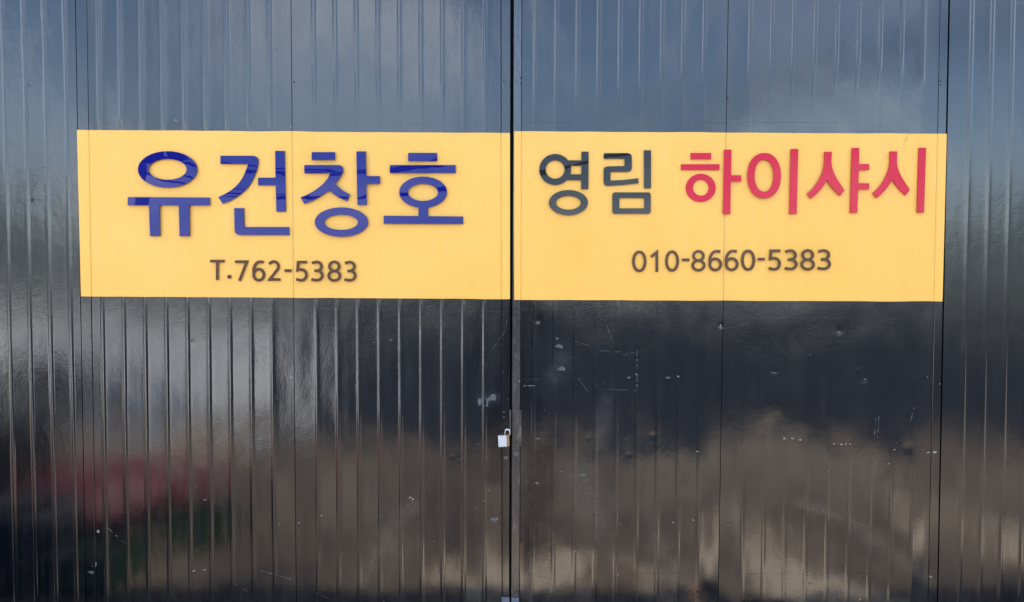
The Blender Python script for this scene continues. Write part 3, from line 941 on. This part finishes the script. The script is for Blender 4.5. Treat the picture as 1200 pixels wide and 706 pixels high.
pts = [(cx - 0.011, -0.018, zz1 - 0.004), (cx - 0.011, -0.018, zz1 + 0.012)] + \
      [(cx - 0.011 * math.cos(math.pi * k / 12), -0.018, zz1 + 0.016 + 0.013 * math.sin(math.pi * k / 12)) for k in range(13)] + \
      [(cx + 0.011, -0.018, zz1 + 0.012), (cx + 0.011, -0.018, zz1 - 0.004)]
bm = bmesh.new(); bm_tube(bm, pts, 0.0030, 10); from_bm('shackle', bm, M['chrome'], pk, True)

bk = thing('bolt_keeper', (wx(598, 706), -0.01, wz(706)), 'blue grey steel floor bolt keeper at the foot of the slit', 'bolt')
M['bluesteel'] = simple('blue_grey_steel', (0.085, 0.095, 0.125), 0.4, 0.25, 60)
box('keeper_plate', wx(588, 700), wx(597.0, 700), -0.022, -0.0016, wz(730), wz(699.2), M['bluesteel'], bk, 0.002)
box('keeper_plate', wx(599.3, 700), wx(608, 700), -0.022, -0.0016, wz(730), wz(699.2), M['bluesteel'], bk, 0.002)
bm = bmesh.new(); bm_tube(bm, [(wx(592, 704), -0.022, wz(704)), (wx(592, 704), -0.0245, wz(704))], 0.004, 10); from_bm('bolt_head', bm, M['steel'], bk)
# dark wedge put in for the shaded recess above the keeper
V = [(wx(599.6, 697), -0.0016, wz(698.8)), (wx(608, 697), -0.0016, wz(698.8)), (wx(608, 693), -0.0016, wz(691.5)), (wx(604, 695), -0.0016, wz(694)),
     (wx(599.6, 697), -0.010, wz(698.8)), (wx(608, 697), -0.012, wz(698.8)), (wx(608, 693), -0.006, wz(691.5)), (wx(604, 695), -0.006, wz(694))]
mesh('recess_shade', V, [(0,1,2,3), (4,5,6,7), (0,1,5,4), (1,2,6,5), (2,3,7,6), (3,0,4,7)], M['dark_mark'], bk)

# ------------------------------------------------------------------ screws, chips and scratches on the leaves
def on_gate(X, Y):
    x, z = wpt(X, Y)
    left = x < (leafLR.x(z) + leafRL.x(z)) / 2
    if x < leafLL.x(z): h = wl[0].surf(x, z)
    elif x > leafRR.x(z): h = wr[0].surf(x, z)
    else: h = leaf_surf(x, z, left)
    return x, h, z, left

rv = random.Random(3)
for X, Y in ((590.5, 94), (610, 91.5), (610.3, 98), (344.5, 96), (1101.5, 95), (1101.8, 99.5), (853, 115), (609, 428), (590, 436), (589, 369), (590, 572), (589.5, 606), (606, 566), (606.5, 600), (606, 540)):
    x, h, z, left = on_gate(X, Y)
    bm = bmesh.new()
    bm_lathe(bm, [(0.0, 0.0028), (0.0028, 0.0024), (0.0042, 0.0008), (0.0044, -0.001)], x, -h, z, 12, Matrix.Rotation(R(90), 3, 'X'))
    from_bm('screw', bm, M['dark_mark'], gl if left else gr)

CH = {True: {'chip': [], 'scuff': [], 'faint': [], 'dark_mark': []}, False: {'chip': [], 'scuff': [], 'faint': [], 'dark_mark': []}}
def blob(X, Y, rx, ry, mat, rot=0.0, n=9):
    x, h, z, left = on_gate(X, Y)
    if not (leafLL.x(z) < x < leafRR.x(z)): return
    pts = []
    for k in range(n):
        a = 2 * math.pi * k / n
        q = rv.uniform(0.55, 1.15)
        u, v = rx * q * math.cos(a), ry * q * math.sin(a)
        px, py = X + u * math.cos(rot) - v * math.sin(rot), Y + u * math.sin(rot) + v * math.cos(rot)
        pts.append((px, py))
    CH[left][mat].append((pts, X, Y))
def scratch(X0, Y0, X1, Y1, wd, mat):
    n = max(2, int(math.hypot(X1 - X0, Y1 - Y0) / 3))
    for k in range(n):
        if rv.random() < 0.3: continue
        a, b = k / n, (k + rv.uniform(0.75, 1.05)) / n
        p0 = (X0 + (X1 - X0) * a + rv.uniform(-.2, .2), Y0 + (Y1 - Y0) * a + rv.uniform(-.2, .2))
        p1 = (X0 + (X1 - X0) * b + rv.uniform(-.2, .2), Y0 + (Y1 - Y0) * b + rv.uniform(-.2, .2))
        d = Vector((p1[0] - p0[0], p1[1] - p0[1])).normalized()
        k_ = wd * rv.uniform(.12, .45)
        nx, ny = -d.y * k_, d.x * k_
        x, h, z, left = on_gate(*p0)
        CH[left][mat].append(([(p0[0] + nx, p0[1] + ny), (p0[0] - nx, p0[1] - ny), (p1[0] - nx * .6, p1[1] - ny * .6), (p1[0] + nx * .6, p1[1] + ny * .6)], p0[0], p0[1]))

for X, Y, rx, ry, mt in ((341, 442.5, 2.6, 1.3, 'chip'), (115, 623, 2, 2, 'chip'), (107, 671, 4.5, 2.0, 'scuff'), (112.5, 661, 1, 4, 'chip'), (110, 664, 3, .8, 'scuff'),
        (919, 514, 1.5, .9, 'chip'), (928.5, 514, 1.6, .9, 'chip'), (937.5, 515.5, 1.8, .9, 'chip'), (977, 520.5, 1.6, .9, 'chip'), (986, 521, 1.9, 1.0, 'chip'), (991, 520.5, 1.0, .8, 'chip'), (995.5, 520.5, 1.2, .9, 'chip'),
        (1095, 530, 2.6, 1.5, 'chip'), (1088, 530.5, 3.0, .7, 'chip'), (1090, 676, 3.2, 1.2, 'chip'), (1048, 527, 1, 1, 'chip'), (845.3, 381.5, 1.8, 1.2, 'chip'),
        (983, 389, 3.2, 1.0, 'scuff'), (907, 437, 3.5, .8, 'scuff'), (1014, 444.5, 2.6, .8, 'scuff'), (481, 583, 1.6, 1.0, 'chip'), (484, 585, 1.4, 1.0, 'chip'), (579, 609, 5, 3.2, 'scuff'),
        (655, 406, 5, 3.0, 'scuff'), (657, 433, 6.5, 2.8, 'scuff'), (653, 397, 2, 1.6, 'scuff'), (737, 443, 2.4, 1.4, 'scuff'), (795, 441.5, 1.6, 1.1, 'chip'), (783, 443, 3, 1.2, 'scuff'),
        (746, 439, 1, .9, 'chip'), (746.8, 452, .9, .9, 'chip'), (569, 470, 5, 7, 'scuff'), (577, 466, 5, 5, 'scuff'), (562, 471, 3, 5, 'scuff'), (605, 532, 4, 3, 'scuff'), (606, 521, 2, 2, 'chip'),
        (593, 537, 3, 2.5, 'scuff'), (629, 566, 2.6, 2.2, 'scuff'), (683, 557, 4.5, 1.8, 'scuff'), (630, 514, 2.5, 1, 'scuff'), (788, 611.5, .9, 1.0, 'chip'), (812, 609, .9, .9, 'chip'), (811, 608.5, .8, .6, 'chip'),
        (817, 529, 1.8, .9, 'chip'), (1006, 701, 1.2, .7, 'chip'), (853, 616, 2.2, .9, 'scuff'), (948, 683, 3, 1.2, 'scuff'), (609, 447, 1, 1.4, 'chip'), (240, 586, 1.5, .9, 'chip'), (239, 668, 3, .7, 'chip'), (226, 669.5, 5, .5, 'chip'),
        (458, 399, 2.5, 1, 'scuff'), (553, 115, 2, 1.5, 'scuff'), (592, 124, .8, 3, 'scuff'), (541, 57, .8, 2.5, 'scuff'), (324, 58, 3, .7, 'scuff'), (206, 141, 1, .8, 'chip'), (341, 150, .8, 2.5, 'chip'),
        (724, 672, 1, 1, 'chip'), (880, 610, 1, 1, 'scuff'), (1087, 442, .8, .8, 'chip'), (1101, 450, .7, 1, 'chip'), (350.5, 613, 1, 1, 'chip'), (726, 613, 1, 1, 'scuff'), (377, 604, 1, 1, 'chip'), (327, 614, 1, 1, 'scuff')):
    blob(X, Y, rx, ry, mt, rv.uniform(-.3, .3))
for X0, Y0, X1, Y1, wd, mt in ((699, 411, 746, 414, 1.4, 'faint'), (746.5, 412, 747, 457, 2.2, 'faint'), (699, 456, 746, 458, 1.2, 'faint'), (697, 412, 697.5, 456, .45, 'faint'), (666, 397, 692, 406, .8, 'scuff'),
        (711, 382, 719, 402, .8, 'scuff'), (678, 444, 694, 466, .6, 'scuff'), (611, 445, 690, 443, .5, 'faint'), (613, 452, 627, 452.5, .9, 'chip'), (577, 410, 592, 388, .9, 'scuff'), (592, 388, 594, 375, .8, 'scuff'),
        (126, 619, 147, 638, .8, 'chip'), (305, 669, 345, 680, .7, 'chip'), (350, 682, 396, 706, .7, 'scuff'), (276, 685, 290, 694, .8, 'scuff'), (610, 670, 650, 679, .8, 'dark_mark'),
        (1026, 490, 1024, 516, 1.3, 'scuff'), (1030, 488, 1028, 514, 1.0, 'scuff'), (1071, 478, 1066, 500, 1.6, 'scuff'), (963, 556, 972, 551, 1.0, 'scuff'), (970, 552, 974, 549, .9, 'scuff'), (667, 530, 674, 526, 1.2, 'dark_mark'),
        (850, 671, 1085, 674, .7, 'dark_mark'), (700, 671, 842, 670, .6, 'dark_mark'), (610, 143.5, 672, 143.5, .8, 'dark_mark'), (800, 143.5, 1000, 143.6, .6, 'dark_mark'), (480, 145, 545, 145.5, .8, 'dark_mark'),
        (588, 97, 597, 97.2, 1.0, 'dark_mark'), (603, 95.5, 611, 95.6, 1.0, 'dark_mark'), (1102, 96, 1110, 97.5, 1.0, 'dark_mark'), (856, 372, 1080, 374, .5, 'faint'), (350, 361, 596, 366, .5, 'faint'), (118, 360, 340, 362, .5, 'faint'),
        (118, 373, 340, 375, .5, 'dark_mark'), (610, 362, 840, 366, .45, 'faint'), (1058, 170, 1064, 158, .6, 'dark_mark'), (1064, 158, 1068, 157, .5, 'dark_mark'), (931.5, 154, 931.5, 160, .8, 'dark_mark'), (587.5, 157, 587.7, 160, 1.2, 'dark_mark')):
    scratch(X0, Y0, X1, Y1, wd, mt)
for k in range(300):                            # fine nicks, densest round the slit and low on the right leaf
    if k % 2: X, Y = rv.gauss(615, 45), rv.uniform(365, 700)
    else: X, Y = rv.uniform(100, 1095), rv.uniform(372, 704)
    if 350 < Y: blob(X, Y, rv.uniform(.3, .75), rv.uniform(.3, .7), rv.choice(('scuff', 'faint', 'faint', 'scuff', 'dark_mark', 'dark_mark', 'chip') if rv.random() < .6 else ('faint', 'dark_mark')), 0, 5)
for k in range(110):
    X, Y = rv.uniform(105, 1095), rv.uniform(4, 148)
    blob(X, Y, rv.uniform(.3, .6), rv.uniform(.3, .6), rv.choice(('dark_mark', 'dark_mark', 'scuff')), 0, 5)
for left in (True, False):
    for mt, lst in CH[left].items():
        V, F = [], []
        for pts, X, Y in lst:
            b = len(V)
            for q in pts:
                x, h, z, lf = on_gate(*q)
                yellow = 150 < q[1] < 353
                V.append((x, -h - (0.0014 if yellow else 0.00035), z))
            F.append(tuple(range(b, b + len(pts))))
        o = mesh({'chip': 'paint_chips', 'scuff': 'scuff_marks', 'faint': 'rub_marks', 'dark_mark': 'dark_scratches'}[mt], V, F, M[mt], gl if left else gr)
        tag(o, kind='stuff')

# ------------------------------------------------------------------ unseen things reflected in the black paint; yard clutter is invented for its reflections
M['rubber_red'] = simple('red_rubber', (0.15, 0.018, 0.023), 0.5, 0.12, 8)
M['green'] = simple('green_plastic', (0.016, 0.075, 0.020), 0.45, 0.15, 10)
M['tyre'] = simple('tyre_rubber', (0.02, 0.02, 0.022), 0.7, 0.3, 30)
M['blue_tarp'] = simple('blue_tarpaulin', (0.09, 0.15, 0.24), 0.6, 0.2, 9, bumpd=0.02)
M['heap_dark'] = simple('dark_heap_mass', (0.025, 0.022, 0.022), 0.9, 0.3, 9, bumpd=0.02)
M['sack'] = simple('white_sack', (0.68, 0.67, 0.62), 0.7, 0.12, 14, bumpd=0.01)

def tub(x, y, z, r_, h, label):
    bm = bmesh.new()
    prof = [(0.0, 0.0), (r_ * 0.80, 0.0), (r_ * 0.84, 0.02), (r_ * 0.97, h - 0.04), (r_ * 1.04, h - 0.035), (r_ * 1.05, h - 0.005), (r_ * 1.02, h), (r_ * 0.96, h - 0.006), (r_ * 0.93, h - 0.05), (r_ * 0.79, 0.035), (0.0, 0.03)]
    bm_lathe(bm, [(a, h - b) for a, b in prof], x, y, z, 48)
    bmesh.ops.remove_doubles(bm, verts=bm.verts, dist=0.0005)
    o = from_bm('basin', bm, M['rubber_red'], None, True)
    return tag(o, label, 'basin')

def crate(x, y, z, rz, label):
    t_ = thing('crate', (x, y, z), label, 'crate', 'unseen green crates added beside the gate')
    L, W, H = 0.40, 0.30, 0.20
    parts = []
    def part(nm, boxes):
        bm = bmesh.new()
        for b in boxes: bm_box(bm, *b)
        bmesh.ops.rotate(bm, verts=bm.verts, cent=(0, 0, 0), matrix=Matrix.Rotation(rz, 3, 'Z'))
        bmesh.ops.translate(bm, verts=bm.verts, vec=(x, y, z))
        from_bm(nm, bm, M['green'], t_)
    part('floor', [(-L/2, L/2, -W/2, W/2, 0, 0.012)])
    for s_ in (-1, 1):
        for k in range(4):
            part('slat', [(-L/2, L/2, s_ * W/2 - 0.006, s_ * W/2 + 0.006, 0.014 + k * 0.047, 0.014 + k * 0.047 + 0.036)])
            part('slat', [(s_ * L/2 - 0.006, s_ * L/2 + 0.006, -W/2 + 0.007, W/2 - 0.007, 0.014 + k * 0.047, 0.014 + k * 0.047 + 0.036)])
        for q in (-1, 1):
            part('corner_post', [(s_ * (L/2 - 0.022) - 0.016, s_ * (L/2 - 0.022) + 0.016, q * (W/2 - 0.022) - 0.015, q * (W/2 - 0.022) + 0.015, 0.013, H)])
    return t_

crate(-2.32, -0.58, 0.0, R(8), 'unseen green crate added close to the gate for its reflection')  # both crates are added to give green reflections
crate(-2.02, -1.20, 0.0, R(-24), 'unseen green crate added between the tyre and the road')
TX, TY = -2.84, -1.80
def tyre(x, y, z, label, k=1.0):
    bm = bmesh.new()
    bm_lathe(bm, [(r_, h_ * k) for r_, h_ in ((0.19, 0.02), (0.24, 0.0), (0.30, 0.0), (0.325, 0.03), (0.33, 0.10), (0.325, 0.17), (0.30, 0.20), (0.24, 0.20), (0.19, 0.18), (0.205, 0.10), (0.19, 0.02))], x, y, z, 40)
    tag(from_bm('tyre', bm, M['tyre'], None, True), label, 'tyre', 'unseen tyres added beside the gate')
tyre(TX, TY, 0.0, 'unseen black tyre added under the red basin', 0.7)
tub(TX, TY, 0.139, 0.60, 0.185, 'unseen red basin added on a tyre for a red reflection')  # invented stand-in for the red shape reflected in the left sheet
for k, lb in enumerate(('bottom', 'middle', 'topmost')):
    tyre(-3.80 + 0.02 * k, -2.0, 0.198 * k, lb + ' black tyre of the tall stack added for a dark reflection')  # stack added to darken the reflection left of the red
for k, lb in enumerate(('lower', 'upper')):
    tyre(-2.80, -0.66 - 0.02 * k, 0.198 * k, lb + ' black tyre of the low stack added for a dark reflection')  # second stack, added for the same dark reflection

def heap(name, cx, cy, rx, ry, h, mat, label, cat, seed, z=0.02):
    bm = bmesh.new()
    bmesh.ops.create_icosphere(bm, subdivisions=4, radius=1.0)
    for v in bm.verts:
        n_ = 1 + 0.22 * noise.noise(v.co * 1.7 + Vector((seed, 0, 0))) + 0.07 * noise.noise(v.co * 5 + Vector((seed, 3, 0)))
        v.co = Vector((cx + v.co.x * rx * n_, cy + v.co.y * ry * n_, z + max(0.0, (v.co.z + 0.35) / 1.35) * h * n_))
    return tag(from_bm(name, bm, mat, None, True), label, cat)
heap('tarpaulin', -4.6, -5.9, 0.45, 0.5, 0.4, M['blue_tarp'], 'unseen blue tarpaulin heap added on the pale concrete', 'tarpaulin', 2)  # added to give a blue blot in the reflection
heap('added_dark_heap', -5.75, -5.7, 0.85, 0.55, 0.75, M['heap_dark'], 'unseen dark mass added on the pale concrete for a dark reflection', 'dark heap', 5)  # invented dark mass that darkens the reflection on the left wall
for k, (x, y) in enumerate(((-3.2, -5.9), (-3.9, -6.7), (-4.4, -7.6))):  # sacks added to give pale reflections in the left sheets
    heap('sack', x, y, 0.55, 0.36, 0.30, M['sack'], ('unseen white sack added at the corner of the pale concrete', 'unseen white sack added between two other sacks', 'unseen white sack added farthest from the gate')[k], 'sack', 11 + k * 3)['group'] = 'unseen white sacks added across the yard'

# houses over the road
M['plaster'] = simple('cream_plaster', (0.50, 0.46, 0.39), 0.85, 0.12, 3)
M['tiles'] = simple('roof_tiles', (0.14, 0.07, 0.05), 0.7, 0.25, 10)
M['glass'] = simple('dark_glass', (0.02, 0.025, 0.03), 0.08, 0.1, 3)
M['door'] = simple('brown_door', (0.12, 0.07, 0.04), 0.5, 0.2, 6)
def house(x, y, wd, dp, h, rh, label, wallmat):
    t_ = thing('house', (x, y, -0.1), label, 'house', 'low houses over the road')
    box('wall', x - wd/2, x + wd/2, y - dp, y, -0.13, h, wallmat, t_)
    a = 0.35
    V = [(x - wd/2 - a, y + a, h + .003), (x + wd/2 + a, y + a, h + .003), (x + wd/2 + a, y - dp - a, h + .003), (x - wd/2 - a, y - dp - a, h + .003),
         (x - wd/2 + 0.8, y - dp/2, h + rh), (x + wd/2 - 0.8, y - dp/2, h + rh)]
    mesh('roof', V, [(0,1,5,4), (1,2,5), (2,3,4,5), (3,0,4), (0,1,2,3)], M['tiles'], t_)
    d = box('door', x - 0.5, x + 0.45, y + 0.002, y + 0.05, 0.0, min(2.05, h - 0.2), M['door'], t_)
    for q in (-1, 1):
        wx_ = x + q * wd * 0.3
        f_ = box('window', wx_ - 0.75, wx_ + 0.75, y + 0.002, y + 0.05, 0.9, h - 0.45, M['plaster'], t_)
        box('pane', wx_ - 0.68, wx_ - 0.03, y + 0.051, y + 0.06, 0.97, h - 0.52, M['glass'], f_)
        box('pane', wx_ + 0.03, wx_ + 0.68, y + 0.051, y + 0.06, 0.97, h - 0.52, M['glass'], f_)
house(-13, -40, 9, 7, 2.6, 1.2, 'low cream house with brown tiled roof facing the pale concrete', M['plaster'])
house(4, -42, 11, 7, 2.5, 1.1, 'wide low house with brown tiled roof straight over the road', M['plaster'])
house(20, -44, 9, 7, 2.7, 1.2, 'low house with brown tiled roof at the far bend', M['sack'])

# utility poles and cables
M['pole'] = simple('pole_concrete', (0.30, 0.29, 0.27), 0.85, 0.15, 8)
M['cable'] = simple('black_cable', (0.012, 0.012, 0.013), 0.6, 0.1, 8)
def pole(x, y, h, label, trans):
    t_ = thing('utility_pole', (x, y, -0.13), label, 'pole', 'utility poles along the road')
    bm = bmesh.new(); bm_tube(bm, [(x, y, -0.2), (x, y, h)], 0.15, 14, True, [0.13, 0.08]); from_bm('shaft', bm, M['pole'], t_, True)
    for zz in (h - 0.4, h - 1.3):
        box('crossarm', x - 0.9, x + 0.9, y - 0.05, y + 0.05, zz - 0.05, zz + 0.05, M['steel'], t_)
        for q in (-0.8, -0.3, 0.3, 0.8):
            bm = bmesh.new(); bm_tube(bm, [(x + q, y, zz + 0.05), (x + q, y, zz + 0.2)], 0.05, 8); from_bm('insulator', bm, M['sack'], t_)
    if trans:
        for q in (0.42, 0.92):
            bm = bmesh.new(); bm_tube(bm, [(x + q, y + 0.15, 4.5), (x + q, y + 0.15, 5.1)], 0.2, 14); from_bm('transformer', bm, M['tyre'], t_)
        box('transformer_rack', x - 0.1, x + 1.15, y + 0.05, y + 0.14, 4.42, 4.5, M['tyre'], t_)
P1, P2, P3 = (-8.8, -14.2), (6.0, -4.1), (-34.0, -18.6)
pole(*P1, 8.0, 'concrete utility pole carrying twin transformers', True)
pole(*P2, 8.0, 'concrete utility pole without transformers', False)
rc = random.Random(5)
labels = ('highest slack', 'second highest', 'third highest', 'fourth highest', 'fifth highest', 'lowest')
for k, (z0, z1, sag, rad) in enumerate(((7.3, 7.4, .9, .02), (4.9, 5.2, 1.45, .018), (4.6, 4.8, 1.15, .028), (4.5, 4.9, 1.6, .014), (4.15, 4.6, 1.25, .022), (3.9, 4.4, 1.0, .014))):
    pts = []
    for (A, B, za, zb) in ((P3, P1, z0, z0), (P1, P2, z0, z1)):
        for i in range(25):
            u = i / 24
            if A is P1 and i == 0: continue
            pts.append((A[0] + (B[0] - A[0]) * u, A[1] + (B[1] - A[1]) * u + 0.12, za + (zb - za) * u - sag * 4 * u * (1 - u)))
    bm = bmesh.new(); bm_tube(bm, pts, rad, 6)
    tag(from_bm('overhead_cable', bm, M['cable'], None, True), labels[k] + ' black cable strung between the utility poles', 'cable', 'overhead cables over the road')
pole(*P3, 8.0, 'concrete utility pole far down the road', False)

# ------------------------------------------------------------------ the photographer, mirrored in the black paint
M['cloth'] = simple('dark_clothes', (0.018, 0.020, 0.026), 0.85, 0.3, 30)
M['skin'] = simple('skin', (0.42, 0.25, 0.17), 0.55, 0.08, 20)
M['hair'] = simple('black_hair', (0.012, 0.010, 0.009), 0.5, 0.2, 60)
def skin_obj(name, vs_, es, radii, mat, parent, root=0, sub=2):
    me = bpy.data.meshes.new(name)
    me.from_pydata(vs_, es, [])
    o = link(name, me, mat, parent)
    md = o.modifiers.new('skin', 'SKIN'); md.use_smooth_shade = True
    lay = me.skin_vertices[0] if me.skin_vertices else None
    if lay is None:
        bm = bmesh.new(); bm.from_mesh(me); bm.verts.layers.skin.verify(); bm.to_mesh(me); bm.free(); lay = me.skin_vertices[0]
    for i, r_ in enumerate(radii):
        lay.data[i].radius = r_ if isinstance(r_, tuple) else (r_, r_)
        lay.data[i].use_root = (i == root)
    sb = o.modifiers.new('sub', 'SUBSURF'); sb.levels = sub; sb.render_levels = sub
    return o
PX, PY = 0.02, -4.05
ph = thing('person', (PX, PY, 0), 'person in dark clothes holding a phone up towards the gate', 'person')
V = [(PX, PY, 0.98), (PX, PY - .01, 1.16), (PX, PY - .02, 1.34), (PX, PY, 1.47), (PX, PY + .02, 1.55), (PX, PY + .03, 1.64), (PX, PY + .03, 1.74)]
E = [(0,1), (1,2), (2,3), (3,4), (4,5), (5,6)]
RD = [(.16, .12), (.15, .11), (.17, .12), (.10, .08), (.055, .055), (.075, .09), (.07, .085)]
for s_ in (-1, 1):
    b = len(V)
    V += [(PX + s_ * .10, PY, .88), (PX + s_ * .11, PY + .02, .50), (PX + s_ * .12, PY - .01, .10), (PX + s_ * .13, PY + .14, .045)]
    E += [(0, b), (b, b + 1), (b + 1, b + 2), (b + 2, b + 3)]; RD += [.095, .062, .045, .04]
    b = len(V)
    V += [(PX + s_ * .18, PY, 1.41), (PX + s_ * .24, PY + .16, 1.20), (PX + s_ * .09, PY + .40, 1.50 + .10)]
    E += [(3, b), (b, b + 1), (b + 1, b + 2)]; RD += [.062, .046, .032]
skin_obj('body', V, E, RD, M['cloth'], ph)
bm = bmesh.new(); bmesh.ops.create_uvsphere(bm, u_segments=24, v_segments=16, radius=1.0)
for v in bm.verts:
    c = v.co
    nose = 0.16 * math.exp(-((c.x / .16) ** 2 + ((c.z + .08) / .22) ** 2)) if c.y > 0 else 0
    v.co = Vector((PX + c.x * .078, PY + .035 + (c.y + nose) * .098, 1.675 + c.z * .122))
from_bm('face', bm, M['skin'], ph, True)
bm = bmesh.new(); bmesh.ops.create_uvsphere(bm, u_segments=24, v_segments=16, radius=1.0)
bmesh.ops.delete(bm, geom=[v for v in bm.verts if v.co.z < (0.42 if v.co.y > 0.2 else -0.5)], context='VERTS')
for v in bm.verts:
    v.co = Vector((PX + v.co.x * .090, PY + .028 + v.co.y * .112, 1.685 + v.co.z * .132))
from_bm('hair', bm, M['hair'], ph, True)
for s_ in (-1, 1):
    wv = Vector((PX + s_ * .09, PY + .40, 1.60))
    V = [tuple(wv), tuple(wv + Vector((-s_ * .012, .05, .045)))]
    E = [(0, 1)]; RD = [.022, .028]
    for k in range(4):
        b = len(V)
        q = wv + Vector((-s_ * .014, .062, .055 + .016 * (k - 1.5)))
        V += [tuple(q + Vector((0, .028, 0))), tuple(q + Vector((-s_ * .022, .045, 0))), tuple(q + Vector((-s_ * .045, .042, 0)))]
        E += [(1, b), (b, b + 1), (b + 1, b + 2)]; RD += [.009, .0085, .0075]
    b = len(V)
    V += [tuple(wv + Vector((-s_ * .03, .045, .055))), tuple(wv + Vector((-s_ * .055, .055, .065)))]
    E += [(1, b), (b, b + 1)]; RD += [.0095, .008]
    skin_obj('hand', V, E, RD, M['skin'], ph, 0, 1)
tag(box('phone', -0.076, 0.076, -CAM_D - 0.046, -CAM_D - 0.036, CAM_H - 0.036, CAM_H + 0.036, M['tyre'], None, 0.003), 'black phone held sideways in both hands', 'phone')
